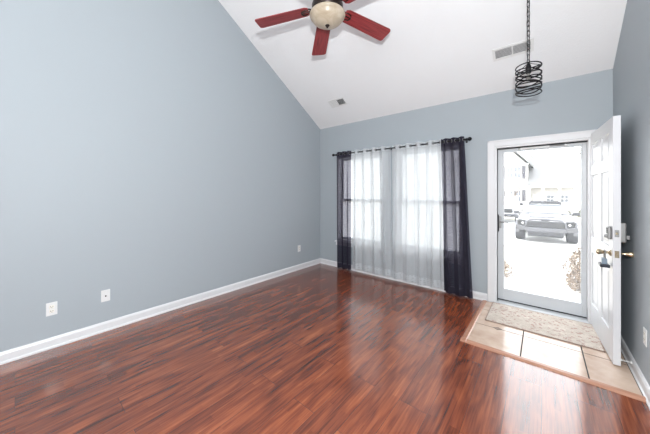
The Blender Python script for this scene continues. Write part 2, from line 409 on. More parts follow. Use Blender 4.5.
# nd points to +x: door spans local y from -DT (face seen) to 0
b = MB(); st = .115
cols = [(st, DW / 2 - .055), (DW / 2 + .055, DW - st)]
rows = [(.23, .76), (.93, 1.56), (1.665, DH - .115)]
b.box(0, st, -DT, 0, 0, DH).box(DW - st, DW, -DT, 0, 0, DH).box(DW / 2 - .055, DW / 2 + .055, -DT, 0, 0, DH)
zr = [0] + [v for r_ in rows for v in r_] + [DH]
for i in range(0, len(zr), 2):
    for c0_, c1_ in cols: b.box(c0_, c1_, -DT, 0, zr[i], zr[i + 1])
b.build('slab', m_door, door, local=True, bevel=.002)
for c0_, c1_ in cols:
    for r0, r1 in rows:
        p = MB()
        p.box(c0_, c1_, -DT + .012, -.012, r0, r1)
        for sgn, ys, yt in ((-1, -DT + .012, -DT + .003), (1, -.012, -.003)):
            i0, i1 = .022, .05
            A = [(c0_ + i0, ys, r0 + i0), (c1_ - i0, ys, r0 + i0), (c1_ - i0, ys, r1 - i0), (c0_ + i0, ys, r1 - i0)]
            B = [(c0_ + i1, yt, r0 + i1), (c1_ - i1, yt, r0 + i1), (c1_ - i1, yt, r1 - i1), (c0_ + i1, yt, r1 - i1)]
            p.loft([A, B])
        p.build('panel', m_door, door, local=True)
KX, KZ, BZ = DW - .065, .885, 1.052
def axis(sgn, x, z, y):   # lathe axis pointing out of the door face
    return Matrix.Translation((x, y, z)) @ Matrix.Rotation(-sgn * PI / 2, 4, 'X')
for sgn, y in ((-1, -DT), (1, 0.)):
    k = MB().lathe([(.0, .014), (.010, .014), (.010, .026), (.011, .032), (.015, .044), (.020, .056), (.0235, .068), (.0225, .078), (.015, .085), (0, .0865)], axis(sgn, KX, KZ, y), 28).build('knob', m_brass, door, smooth=True, local=True)
    MB().lathe([(0, 0), (.029, 0), (.029, .004), (.023, .008), (.012, .015), (0, .015)], axis(sgn, KX, KZ, y), 28).build('rose', m_brass, k, smooth=True, local=True)
# exterior keypad deadbolt and interior bolt housing
kp = tag(MB().box(KX - .031, KX + .031, -DT - .022, -DT, BZ - .055, BZ + .05).build('deadbolt_keypad', m_nickel, door, local=True, bevel=.008, seg=3), 'satin nickel deadbolt face')
bb = MB()
for i in range(2):
    for j in range(3): bb.box(KX - .018 + i * .02, KX - .002 + i * .02, -DT - .025, -DT - .021, BZ - .005 + j * .016, BZ + .006 + j * .016)
bb.build('keypad_buttons', m_slot, kp, local=True)
MB().lathe([(0, 0), (.014, 0), (.014, .012), (.010, .018), (0, .018)], axis(-1, KX, BZ - .032, -DT - .02), 20).build('key_cylinder', m_nickel, kp, smooth=True, local=True)
hs = MB().box(KX - .035, KX + .035, 0, .038, BZ - .075, BZ + .085).build('deadbolt_housing', m_nickel, door, local=True, bevel=.009, seg=3)
MB().box(KX - .008, KX + .008, .036, .062, BZ - .05, BZ - .016).build('thumb_turn', m_nickel, hs, local=True, bevel=.004)
for zc, hh in ((BZ, .028), (KZ, .028)):
    lp = MB().box(DW - .0005, DW + .0016, -DT / 2 - .0125, -DT / 2 + .0125, zc - hh, zc + hh).build('latch_plate', m_nickel if zc == BZ else m_brass, door, local=True)
    MB().box(DW, DW + .006, -DT / 2 - .007, -DT / 2 + .007, zc - .009, zc + .009).build('latch_bolt', m_brass, lp, local=True, bevel=.002)
for zc in (.2, 1.0, 1.8):
    MB().tube([(-.006, -DT - .004, zc - .045), (-.006, -DT - .004, zc + .045)], .006, 10).box(-.004, .0, -DT, -.01, zc - .045, zc + .045).build('hinge', m_brass, door, local=True)

# lockbox hung on the outer knob
kw = Md @ Vector((KX, -DT - .034, KZ))
lb = tag(empty('lockbox', kw + Vector((0, 0, -.115))), 'small key lockbox with dark base hanging from the brass outer door knob', 'lockbox')
pts = [kw + Vector((0, .026 * math.cos(a), .0145 + .0 if False else .026 * math.sin(a) - .008)) for a in [PI * i / 10 for i in range(11)]]
pts = [pts[0] + Vector((0, 0, -.042))] + pts + [pts[-1] + Vector((0, 0, -.042))]
MB().tube(pts, .0042, 8).build('shackle', m_nickel, lb, smooth=True)
c = kw + Vector((-.004, 0, -.07))
MB().box(c.x - .016, c.x + .016, c.y - .030, c.y + .030, c.z - .026, c.z + .022).build('body', mat('lockbox_blue_grey', (.22, .28, .34), .4), lb, bevel=.006, seg=3)
MB().box(c.x - .030, c.x + .028, c.y - .056, c.y + .056, c.z - .048, c.z - .024).build('base_cap', mat('lockbox_navy', (.015, .022, .035), .35), lb, bevel=.005, seg=3)

# ------------------------------------------------------------------ storm door
ys = YB + .105
sd = struct(empty('door_2', (DX[0] + .018, ys, .03)), 'white full-view glass storm door closed in the doorway', 'door')
X0, X1, Z0, Z1 = DX[0] + .02, DX[1] - .02, .028, DZ - .02
GX0, GX1, GZ0, GZ1 = -.381, .345, .165, 1.925
b = MB(); b.box(X0, GX0, ys, ys + .032, Z0, Z1).box(GX1, X1, ys, ys + .032, Z0, Z1).box(GX0, GX1, ys, ys + .032, GZ1, Z1).box(GX0, GX1, ys, ys + .032, Z0, GZ0)
b.build('frame', m_vinyl, sd, bevel=.004)
b = MB(); q = .012
b.box(GX0, GX0 + q, ys - .006, ys + .01, GZ0, GZ1).box(GX1 - q, GX1, ys - .006, ys + .01, GZ0, GZ1).box(GX0 + q, GX1 - q, ys - .006, ys + .01, GZ1 - q, GZ1).box(GX0 + q, GX1 - q, ys - .006, ys + .01, GZ0, GZ0 + q)
b.build('glazing_bead', m_vinyl, sd)
MB().box(GX0 + .002, GX1 - .002, ys + .012, ys + .017, GZ0 + .002, GZ1 - .002).build('pane', m_storm, sd)
hp = MB().box(X0 + .014, X0 + .038, ys - .010, ys, .945, 1.10).build('handle_plate', m_nickel, sd, bevel=.003)
MB().tube([(X0 + .026, ys - .008, 1.03), (X0 + .026, ys - .036, 1.03), (X0 + .04, ys - .044, 1.03), (X0 + .115, ys - .044, 1.028)], .0065, 10).build('lever', m_nickel, hp, smooth=True)
MB().box(X0 - .0, X0 + .012, ys - .016, ys, .90, 1.12).build('strike', m_black, hp)
cl = MB().tube([(-.20, ys - .028, 1.945), (.07, ys - .028, 1.945)], .012, 12).build('closer', m_plate, sd, smooth=True)
MB().tube([(.07, ys - .028, 1.945), (.20, ys - .028, 1.945)], .004, 8).box(-.225, -.2, ys - .036, ys, 1.93, 1.96).box(.195, .22, ys - .036, ys, 1.93, 1.96).build('closer_rod', m_nickel, cl)
MB().box(X0, X1, ys - .004, ys + .028, .022, .034).build('sweep', m_rubber, sd)

# ------------------------------------------------------------------ doormat
rug = tag(MB().box(-.468, .418, 3.292, 3.872, TZ, TZ + .010).build('doormat', m_rug, bevel=.003), 'faded cream patterned doormat lying on the entry tiles before the glass door', 'rug')
e = MB().box(-.472, .422, 3.286, 3.293, TZ, TZ + .0095).box(-.474, -.467, 3.286, 3.878, TZ, TZ + .0095).box(.417, .424, 3.286, 3.878, TZ, TZ + .0095).box(-.467, .417, 3.871, 3.878, TZ, TZ + .0095)
e.build('edging', m_rugedge, rug)

# ------------------------------------------------------------------ curtain rod and curtains
RY, RZ = YB - .082, 2.11
rod = tag(empty('curtain_rod', (-1.86, YB, RZ)), 'black curtain rod with ball finials above the two windows', 'curtain rod')
MB().tube([(-2.965, RY, RZ), (-.765, RY, RZ)], .0095, 12).build('pole', m_black, rod, smooth=True)
for sx, x in ((-1, -2.965), (1, -.765)):
    MB().lathe([(.0, 0), (.014, 0), (.014, .006), (.009, .010), (.018, .018), (.024, .03), (.026, .04), (.022, .052), (.012, .062), (0, .065)], Matrix.Translation((x, RY, RZ)) @ Matrix.Rotation(sx * PI / 2, 4, 'Y'), 20).build('finial', m_black, rod, smooth=True)
for x in (-2.952, -1.845, -.778):
    MB().box(x - .012, x + .012, YB - .006, YB, RZ - .035, RZ + .03).tube([(x, YB, RZ - .012), (x, RY, RZ - .012)], .006, 8).tube([(x, RY - .011, RZ + .0), (x, RY, RZ - .013), (x, RY + .011, RZ)], .005, 8).build('bracket', m_black, rod)

def curtain(name, material, xt, xb, z0, periods, ampl, label, gm, group, hem=.0, phase=0., fine=1., zt=2.152, nseg=None):
    n = nseg or int(periods * 22)
    def fn(u, v):
        k = 1 - v
        x = (xt[0] + (xt[1] - xt[0]) * u) * v + (xb[0] + (xb[1] - xb[0]) * u) * k
        ph = 2 * PI * periods * u + phase
        drift = .5 * math.sin(3.1 * u + 2 * k) * k
        a = ampl * (1 - .12 * k + .25 * k * math.sin(9 * u + 1))
        y = RY + a * math.sin(ph + drift) + fine * .006 * math.sin(ph * 2.7 + 4 * k) * min(1, 3 * k)
        x += fine * .010 * math.sin(ph * 1.9 + 1.3) * min(1, 2 * k) + .3 * ampl * math.sin(2 * ph + drift) * .5
        z = z0 + (zt - z0) * v + (hem * math.sin(5 * u + 2) + hem * .6 * math.cos(ph)) * k ** 8
        return (x, y, z)
    r = MB().grid(fn, n, 44)
    o = r.build(name, material, smooth=True, norm=False, angle=180)
    tag(o, label, 'curtain', group)
    # a grommet where the cloth crosses the pole
    k = 0
    while True:
        u = (k * .5 - phase / (2 * PI)) / periods
        k += 1
        if u < .01: continue
        if u > .99: break
        x = xt[0] + (xt[1] - xt[0]) * u
        slope = math.atan2(ampl * 2 * PI * periods / (xt[1] - xt[0]) * (1 if k % 2 else -1), 1)
        ring = [Vector((.021 * math.cos(a), 0, .021 * math.sin(a))) for a in [2 * PI * i / 20 for i in range(20)]]
        Mx = Matrix.Translation((x, RY, RZ)) @ Matrix.Rotation(slope, 4, 'Z')
        MB().tube([Mx @ p for p in ring], .0035, 6, closed=True).build('grommet', gm, o, smooth=True)
    return o
curtain('sheer_curtain', m_sheer, (-2.605, -1.845), (-2.60, -1.80), .066, 4.5, .034, 'white dotted sheer curtain over the window nearer the long blank wall', m_nickel, 'white sheer curtains', .008, .3)
curtain('sheer_curtain', m_sheer, (-1.835, -1.085), (-1.845, -1.045), .055, 4.5, .034, 'white dotted sheer curtain over the window nearer the doorway', m_nickel, 'white sheer curtains', .008, .8)
curtain('dark_curtain', m_dark, (-2.945, -2.62), (-2.945, -2.61), .022, 3.0, .036, 'narrow dark semi-sheer curtain panel at the end nearest the room corner', m_nickel, 'dark curtain panels', .006, .6, .6)
curtain('dark_curtain', m_dark, (-1.09, -.795), (-1.06, -.685), .02, 3.0, .038, 'dark semi-sheer curtain panel hanging between the white sheers and the doorway', m_nickel, 'dark curtain panels', .006, .2, .6)

# ------------------------------------------------------------------ ceiling fan
FC = Vector((-1.585, 1.932, 3.105))
fan = tag(empty('ceiling_fan', FC), 'ceiling fan with five red wood blades and a cream glass light bowl', 'ceiling fan')
zc = cz(FC.y) - FC.z
T = Matrix.Translation
MB().lathe([(0, zc - .10), (.05, zc - .10), (.075, zc - .06), (.085, zc + .03), (0, zc + .03)], T(FC), 28).build('canopy', m_bronze, fan, smooth=True)
MB().tube([FC + Vector((0, 0, .19)), FC + Vector((0, 0, zc - .08))], .0135, 14).build('downrod', m_bronze, fan, smooth=True)
MB().lathe([(0, .0), (.09, .0), (.10, .012), (.135, .03), (.15, .055), (.15, .10), (.135, .14), (.09, .175), (.04, .20), (.025, .24), (0, .24)], T(FC), 40).build('motor_housing', m_bronze, fan, smooth=True)
MB().lathe([(0, .02), (.125, .02), (.168, .015), (.172, .004), (.168, -.008), (.156, -.014), (.152, -.020), (.148, -.034), (.132, -.052), (.128, -.054), (.100, -.071), (.06, -.085), (.03, -.090), (0, -.091)], T(FC), 48).build('light_bowl', m_bowl, fan, smooth=True, angle=60)
MB().lathe([(0, -.084), (.017, -.086), (.022, -.092), (.018, -.098), (.010, -.102), (.012, -.108), (.006, -.116), (0, -.117)], T(FC), 20).build('finial', m_bronze, fan, smooth=True)
# blade outline
L0, L1, wr, wt = .185, .72, .076, .088
outl = []
for a in range(0, 91, 15): outl.append((L1 - .032 + .032 * math.sin(R(a)), -wt + .032 - .032 * math.cos(R(a))))
for a in range(0, 91, 15): outl.append((L1 - .022 + .022 * math.cos(R(a)), wt - .022 + .022 * math.sin(R(a))))
outl += [(L0 + .03, wr), (L0, wr - .018), (L0, -wr + .018), (L0 + .03, -wr)]
bl = MB().prism(outl, 'z', -.003, .004).build('blade', m_blade, fan, local=True)
Mi = MB()
Mi.box(.085, .155, -.016, .016, .004, .012).tube([(.15, 0, .008), (.18, -.026, .007), (.215, -.038, -.005), (.25, -.030, -.006), (.262, 0, -.006), (.25, .030, -.006), (.215, .038, -.005), (.18, .026, .007)], .008, 8, closed=True, flat=.6)
Mi.tube([(.15, 0, .008), (.20, 0, -.004), (.262, 0, -.006)], .006, 8)
ir = Mi.build('blade_iron', m_bronze, bl, local=True, smooth=True)
def blade_mat(k): return Matrix.Rotation(R(66 + 72 * k), 4, 'Z') @ T((0, 0, .088)) @ Matrix.Rotation(R(7), 4, 'Y') @ Matrix.Rotation(R(-9), 4, 'X')
bl.matrix_basis = blade_mat(0)
for k in range(1, 5):
    o = inst(bl, fan, blade_mat(k)); inst(ir, o)

# ------------------------------------------------------------------ pendant
PC = Vector((-.092, 2.98, 2.275))
pn = tag(empty('pendant_lamp', PC), 'black wire cage pendant light on a chain above the entry', 'pendant lamp')
pz = cz(PC.y)
b = MB(); rr = .093
n = 10; hh = .292
for i in range(n):
    zc_ = .03 + (hh - .06) * i / (n - 1)
    tilt = R(9 + 5 * ((i * 7) % 3)) * (1 if i % 2 else -1); az = R(25 * i)
    if i in (0, n - 1): tilt *= .55
    ring = []
    for k in range(40):
        a = 2 * PI * k / 40
        ring.append(PC + Vector((rr * math.cos(a), rr * math.sin(a), zc_ + rr * math.tan(tilt) * math.cos(a - az - R(35)))))
    b.tube(ring, .0052, 6, closed=True)
b.build('wire_shade', m_black, pn, smooth=True)
b = MB()
for k in range(3):
    a = R(120 * k + 20); b.tube([PC + Vector((0, 0, hh + .005)), PC + Vector((rr * math.cos(a), rr * math.sin(a), hh - .022))], .003, 6)
b.build('spider', m_black, pn)
MB().lathe([(0, .205), (.019, .205), (.021, .22), (.021, .265), (.014, .285), (.007, .305), (0, .305)], T(PC), 18).build('socket', m_black, pn, smooth=True)
MB().lathe([(0, .145), (.008, .147), (.015, .156), (.017, .168), (.015, .182), (.011, .198), (.010, .208), (0, .208)], T(PC), 18).build('bulb', mat('smoky_bulb', (.30, .29, .27), .1), pn, smooth=True)
b = MB(); z = PC.z + hh + .012; top = pz - .05; k = 0; pitch = .044
while z < top:
    hl = .0285; hw = .0115; ring = []
    for i in range(16):
        a = 2 * PI * i / 16
        dx, dz = hw * math.cos(a), (hl - hw) * (1 if math.sin(a) > 0 else -1) * (1 if abs(math.sin(a)) > .05 else 0) + hw * math.sin(a)
        q = R(40) + (PI / 2 if k % 2 else 0)
        ring.append((PC.x + dx * math.cos(q), PC.y + dx * math.sin(q), z + dz))
    b.tube(ring, .0029, 6, closed=True); z += pitch; k += 1
b.build('chain', m_black, pn, smooth=True)
b = MB(); wob = [(PC.x + .006 * math.sin(i * 1.7), PC.y + .006 * math.cos(i * 1.7), PC.z + hh + (top - PC.z - hh) * i / 24) for i in range(25)]
b.tube(wob, .0011, 6).build('cord', m_bronze, pn, smooth=True)
MB().lathe([(0, -.06), (.012, -.06), (.03, -.045), (.06, -.03), (.064, .04), (0, .04)], T((PC.x, PC.y, pz)), 28).build('canopy', m_black, pn, smooth=True)

# ------------------------------------------------------------------ ceiling vents
ca = math.atan(SL)
def vent(x, y, wx, wy, label, closed_part, banks):
    up = Vector((0, math.sin(ca), math.cos(ca))); v = Vector((0, math.cos(ca), -math.sin(ca)))
    M = Matrix(((1, 0, 0, x), (0, -v.y, -up.y, y), (0, -v.z, -up.z, cz(y)), (0, 0, 0, 1)))
    r = tag(empty('ceiling_vent', M=M), label, 'vent', 'ceiling air registers')
    fr = .024; hx, hy = wx / 2, wy / 2; b = MB()
    b.box(-hx, hx, -hy, -hy + fr, -.002, .007).box(-hx, hx, hy - fr, hy, -.002, .007).box(-hx, -hx + fr, -hy + fr, hy - fr, -.002, .007).box(hx - fr, hx, -hy + fr, hy - fr, -.002, .007)
    if banks == 2: b.box(-.006, .006, -hy + fr, hy - fr, -.001, .006)
    b.build('frame', m_plate, r, local=True, bevel=.002)
    MB().box(-hx + fr, hx - fr, -hy + fr, hy - fr, -.0015, .0005).build('duct_opening', m_slot if closed_part else mat('duct_grey', (.30, .30, .30), .7), r, local=True)
    spans = [(-hx + fr, -.006), (.006, hx - fr)] if banks == 2 else [(-hx + fr, hx - fr)]
    for i, (a, c_) in enumerate(spans):
        b = MB(); ny = 7
        for k in range(ny):
            yy = -hy + fr + (2 * hy - 2 * fr) * (k + .5) / ny
            tilt = R(38)
            if closed_part and i == 1: tilt = R(72)
            b.box(a, c_, -.0075, .0075, -.0007, .0007, T((0, yy, .0055)) @ Matrix.Rotation(tilt if not (closed_part and i == 0) else R(6), 4, 'X'))
        b.build('louver_bank', m_plate if closed_part else mat('louver_grey', (.68, .68, .69), .5), r, local=True)
    return r
vent(-2.655, 3.51, .33, .155, 'small ceiling register with one dark open half near the long wall', True, 2)
vent(-.245, 3.475, .36, .15, 'wide white ceiling register with two grey louver banks beside the pendant', False, 2)

# ------------------------------------------------------------------ wall plates
def plate(M, name, label, jack=False, group='wall outlets'):
    r = tag(empty(name, M=M), label, 'wall plate' if jack else 'outlet', group)
    MB().box(-.036, .036, -.0585, .0585, 0, .006).build('cover_plate', m_plate, r, local=True, bevel=.003)
    if jack:
        MB().lathe([(0, .005), (.0065, .005), (.0065, .014), (.003, .014), (0, .013)], T((0, -.002, 0)), 14).build('coax_jack', m_bronze, r, local=True)
        for yy in (.03, -.034): MB().lathe([(0, .005), (.003, .005), (.003, .0072), (0, .0072)], T((0, yy, 0)), 10).build('screw', m_plate, r, local=True)
    else:
        for s in (-1, 1):
            f = MB().box(-.0165, .0165, s * .0195 - .014, s * .0195 + .014, .005, .0085).build('receptacle', mat('receptacle_ivory', (.80, .77, .70), .4), r, local=True, bevel=.004)
            MB().box(-.0085, -.0055, s * .0195 - .002, s * .0195 + .008, .008, .009).box(.0055, .0085, s * .0195 - .002, s * .0195 + .007, .008, .009).box(-.0025, .0025, s * .0195 - .010, s * .0195 - .005, .008, .009).build('slots', m_slot, f, local=True)
        MB().lathe([(0, .005), (.003, .005), (.003, .0072), (0, .0072)], None, 10).build('screw', m_plate, r, local=True)
    return r
def onleft(y, z): return Matrix(((0, 0, 1, XL), (1, 0, 0, y), (0, 1, 0, z), (0, 0, 0, 1)))
def onright(y, z): return Matrix(((0, 0, -1, XR), (-1, 0, 0, y), (0, 1, 0, z), (0, 0, 0, 1)))
plate(onleft(.213, .352), 'wall_outlet', 'white duplex outlet on the long wall beside the cable jack plate')
plate(onleft(.590, .357), 'cable_plate', 'white cable jack plate with one dark connector on the long wall', True, None)
plate(onleft(3.325, .385), 'wall_outlet', 'small white duplex outlet on the long wall next to the curtained corner')
plate(onright(2.83, .392), 'wall_outlet', 'white duplex outlet on the shaded wall behind the open door')
# door stop
ds = tag(empty('door_stop', (XR - .015, 2.99, .06)), 'white spring door stop on the baseboard behind the open door', 'door stop')
pts = [(XR - .02 - .048 * i / 60, 3.115 + .0055 * math.cos(i * .9), .062 + .0055 * math.sin(i * .9)) for i in range(61)]
MB().tube(pts, .0016, 6).build('spring', m_plate, ds, smooth=True)
MB().lathe([(0, 0), (.014, 0), (.012, .005), (.006, .008), (0, .008)], T((XR - .0145, 3.115, .062)) @ Matrix.Rotation(-PI / 2, 4, 'Y'), 14).build('base', m_plate, ds)
MB().lathe([(0, 0), (.0085, 0), (.0085, .010), (.006, .014), (0, .014)], T((XR - .066, 3.115, .062)) @ Matrix.Rotation(-PI / 2, 4, 'Y'), 14).build('tip', m_plate, ds)

# ------------------------------------------------------------------ outdoors
def gz(y):
    if y < 5: return -.17
    if y < 13: return -.17 - .47 * (y - 5) / 8
    return -.64 - .26 * min(1, (y - 13) / 20)
def strip(name, x0, x1, y0, y1, dz, m, n=24, nx=1):
    ysl = [y0 + (y1 - y0) * i / n for i in range(n + 1)]
    b = MB()
    rings = [[(x0, y, gz(y) + dz), (x1, y, gz(y) + dz), (x1, y, gz(y) + dz - .15), (x0, y, gz(y) + dz - .15)] for y in ysl]
    return struct(b.loft(rings).build(name, m))
strip('lawn', -45, 60, YB + TH, 75, 0, m_lawn, 40)
strip('walkway', -.55, .58, 5.2, 11.6, .03, m_conc)
strip('driveway', -6, 8, 11.6, 17.5, .03, m_conc)
strip('street', -45, 60, 17.5, 25.5, .03, m_asph)
struct(MB().box(-.75, .8, YB + TH + .02, 5.25, -.3, -.115).build('porch_slab', m_conc))

def bush(name, c, rad, h, n, leaf, label, m, stems=60):
    r = tag(empty(name, c), label, 'bush'); b = MB()
    for i in range(n):
        a = random.uniform(0, 2 * PI); f = random.random() ** .45; zz = random.random()
        rr_ = rad * f * (1 + .22 * math.sin(3 * a + 5 * zz + c[0])) * (.75 + .45 * math.sin(PI * (.15 + .75 * zz))) * (1 - .35 * zz)
        p = Vector((c[0] + rr_ * math.cos(a), c[1] + rr_ * math.sin(a), c[2] + .03 + h * zz * (1 - .25 * f * f)))
        e_ = Euler((random.uniform(0, PI), random.uniform(0, PI), random.uniform(0, PI))).to_matrix(); l = leaf * random.uniform(.6, 1.3)
        b.face([p + e_ @ Vector(q) for q in ((-l, 0, 0), (0, -l * .35, l * .1), (l, 0, 0), (0, l * .35, l * .1))])
    b.build('foliage', m, r, norm=False)
    b = MB()
    for i in range(stems):
        a = random.uniform(0, 2 * PI); f = random.uniform(.2, 1) * rad
        p1 = Vector((c[0] + f * math.cos(a), c[1] + f * math.sin(a), c[2] + h * random.uniform(.55, 1.05)))
        p0 = Vector((c[0] + .25 * f * math.cos(a), c[1] + .25 * f * math.sin(a), c[2] - .03))
        b.tube([p0, (p0 + p1) / 2 + Vector((.08 * math.cos(a) * rad, .08 * math.sin(a) * rad, 0)), p1], [.006, .0045, .002], 4)
    b.build('stems', m_twig, r)
    return r
bush('dry_bush', (.64, 6.0, gz(6.0)), .35, .78, 3800, .03, 'tall dry brown bush on the far side of the walk from the door handle', m_dry)
bush('dry_bush', (-.64, 6.1, gz(6.1)), .26, .32, 900, .026, 'low dry brown bush seen through the glass next to the storm door handle', m_dry, 30)

# --- the off-road SUV facing the house
TK = Vector((.105, 13.5, gz(15)))
tk = tag(empty('suv', TK), 'cement grey off-road SUV with a roof light bar facing the door', 'car')
def tb(): return MB()
XW = Matrix.Translation(TK + Vector((0, 0, .03)))
X = XW @ T((0, 0, -.13))
# local: front at y=0, rear at y=4.7
def tri(poly, x0, x1, name, m, parent=tk, bevel=.03, taper=None):
    b = MB(); b.prism(poly, 'x', x0, x1, X)
    return b.build(name, m, parent, bevel=bevel, seg=3)
def arc(cy, r, a0, a1, n=8): return [(cy + r * math.cos(R(a0 + (a1 - a0) * i / n)), .53 + r * math.sin(R(a0 + (a1 - a0) * i / n))) for i in range(n + 1)]
prof = [(.10, .62), (.02, .72), (.0, .98), (.10, 1.12), (.45, 1.18), (1.30, 1.24), (4.55, 1.24), (4.68, .9), (4.62, .55)] + arc(3.72, .47, 18, 162) + [(3.2, .5), (1.45, .5)] + arc(.90, .47, 18, 162)
body = tri(prof, -.86, .86, 'body', m_cargrey)
# hood bulge
MB().loft([[X @ Vector(p) for p in ((-.55, .22, 1.12), (.55, .22, 1.12), (.50, .3, 1.19), (-.50, .3, 1.19))], [X @ Vector(p) for p in ((-.62, 1.3, 1.2), (.62, 1.3, 1.2), (.55, 1.3, 1.275), (-.55, 1.3, 1.275))]]).build('hood', m_cargrey, tk, bevel=.02)
def section(y, zb, zt, wb, wt): return [X @ Vector(p) for p in ((-wb, y, zb), (wb, y, zb), (wt, y, zt), (-wt, y, zt))]
cab = MB().loft([[X @ Vector(p) for p in ((-.80, 1.25, 1.2), (.80, 1.25, 1.2), (.79, 1.27, 1.26), (-.79, 1.27, 1.26))],
                 [X @ Vector(p) for p in ((-.81, 1.95, 1.2), (.81, 1.95, 1.2), (.65, 1.95, 1.63), (-.65, 1.95, 1.63))],
                 [X @ Vector(p) for p in ((-.81, 2.6, 1.2), (.81, 2.6, 1.2), (.64, 2.6, 1.68), (-.64, 2.6, 1.68))],
                 [X @ Vector(p) for p in ((-.81, 4.35, 1.2), (.81, 4.35, 1.2), (.62, 4.3, 1.63), (-.62, 4.3, 1.63))],
                 [X @ Vector(p) for p in ((-.80, 4.6, 1.2), (.80, 4.6, 1.2), (.70, 4.58, 1.3), (-.70, 4.58, 1.3))]]).build('cabin', m_cargrey, tk, bevel=.03, seg=3)
ws = MB().prism([(1.262, 1.285), (1.90, 1.635), (1.93, 1.61), (1.29, 1.26)], 'x', -.60, .60, X)
ws.build('windshield', m_carglass, cab)
for sx in (-1, 1):
    g_ = MB(); g_.loft([[X @ Vector((sx * (.795 + o_), y, 1.27)) for y, o_ in ((1.55, .012), (4.25, .012), (4.25, -.02), (1.55, -.02))], [X @ Vector((sx * (.648 + o_), y, 1.58)) for y, o_ in ((2.0, .012), (4.15, .012), (4.15, -.02), (2.0, -.02))]])
    g_.build('side_window', m_carglass, cab)
# front end
gr = MB().box(-.55, .55, -.035, .03, .80, 1.01, X).build('grille', m_grille, tk, bevel=.01)
b = MB()
for k in range(5): b.box(-.53, .53, -.045, -.03, .825 + k * .04, .838 + k * .04, X)
b.build('grille_bars', m_cargrey, gr)
b = MB(); b.tube([X @ Vector(p) for p in ((-.62, -.03, .76), (-.60, -.04, .98), (-.46, -.03, 1.085), (0, -.05, 1.12), (.46, -.03, 1.085), (.60, -.04, .98), (.62, -.03, .76))], .035, 8).build('grille_surround', m_cargrey, gr, smooth=True)
MB().lathe([(0, 0), (.075, 0), (.07, .02), (0, .02)], X @ T((0, -.06, 1.065)) @ Matrix.Diagonal((1.8, 1, .5, 1)) @ Matrix.Rotation(PI / 2, 4, 'X'), 16).build('badge', m_plastic, gr)
MB().box(-.62, .62, -.10, .1, .60, .77, X).build('bumper', m_cargrey, tk, bevel=.03, seg=3)
sk = MB().prism([(-.06, .60), (-.02, .46), (.45, .36), (.45, .45), (.1, .6)], 'x', -.55, .55, X).build('skid_plate', m_plastic, tk, bevel=.015)
for sx in (-1, 1):
    MB().prism([(sx * .60, .62), (sx * .97, .66), (sx * .95, .88), (sx * .62, .80)], 'y', -.06, .2, X).build('bumper_corner', m_cargrey, tk, bevel=.03)
    h_ = MB().prism([(sx * .59, .84), (sx * .86, .86), (sx * .90, 1.02), (sx * .80, 1.07), (sx * .61, 1.04)], 'y', -.02, .25, X).build('headlight', m_grille, tk, bevel=.015)
    MB().lathe([(0, 0), (.052, 0), (.046, .025), (0, .03)], X @ T((sx * .71, -.02, .93)) @ Matrix.Rotation(PI / 2, 4, 'X'), 18).build('lens', m_lens, h_, smooth=True)
    MB().tube([X @ Vector(p) for p in ((sx * .66, -.03, 1.03), (sx * .80, -.03, 1.045), (sx * .86, -.01, .95))], .012, 6).build('lamp_trim', m_cargrey, h_)
    mr = MB().box(sx * 1.0 - .11, sx * 1.0 + .11, 1.42, 1.54, 1.20, 1.34, X).build('mirror', m_plastic, tk, bevel=.03, seg=3)
    MB().box(min(sx * .78, sx * .92), max(sx * .78, sx * .92), 1.46, 1.51, 1.22, 1.27, X).build('mirror_arm', m_plastic, mr)
    for cy in (.90, 3.72):
        fl = MB()
        fl.loft([[XW @ Vector((sx * x_, cy + rr_ * math.cos(R(a)), .40 + rr_ * math.sin(R(a)))) for x_, rr_ in ((.84, .46), (.97, .46), (.97, .52), (.84, .56))] for a in range(-5, 186, 10)])
        fl.build('fender_flare', m_cargrey, tk, smooth=True)
        Mw = XW @ T((sx * .83, cy, .42)) @ Matrix.Rotation(PI / 2, 4, 'Y')
        wh = MB().lathe([(.25, -.16), (.37, -.17), (.41, -.145), (.425, -.05), (.425, .05), (.41, .145), (.37, .17), (.25, .16), (.25, -.16)], Mw, 36).build('wheel', m_tire, tk, smooth=True)
        rm = MB().lathe([(0, -.07), (.24, -.09), (.24, .09), (0, .07)], Mw, 24)
        rm.build('rim', m_plastic, wh)
lbar = MB().box(-.56, .56, 1.90, 1.99, 1.665, 1.745, X).build('light_bar', m_grille, tk, bevel=.015)
MB().box(-.53, .53, 1.89, 1.90, 1.68, 1.735, X).build('light_bar_lens', mat('bar_lens', (.03, .03, .035), .3), lbar)
b = MB()
for sx in (-1, 1):
    b.tube([X @ Vector(p) for p in ((sx * .54, 2.0, 1.66), (sx * .54, 2.1, 1.74), (sx * .54, 4.1, 1.74), (sx * .54, 4.2, 1.74))], .02, 8)
for y in (2.3, 3.0, 3.7): b.tube([X @ Vector((-.54, y, 1.74)), X @ Vector((.54, y, 1.74))], .015, 8)
b.build('roof_rack', m_plastic, tk)

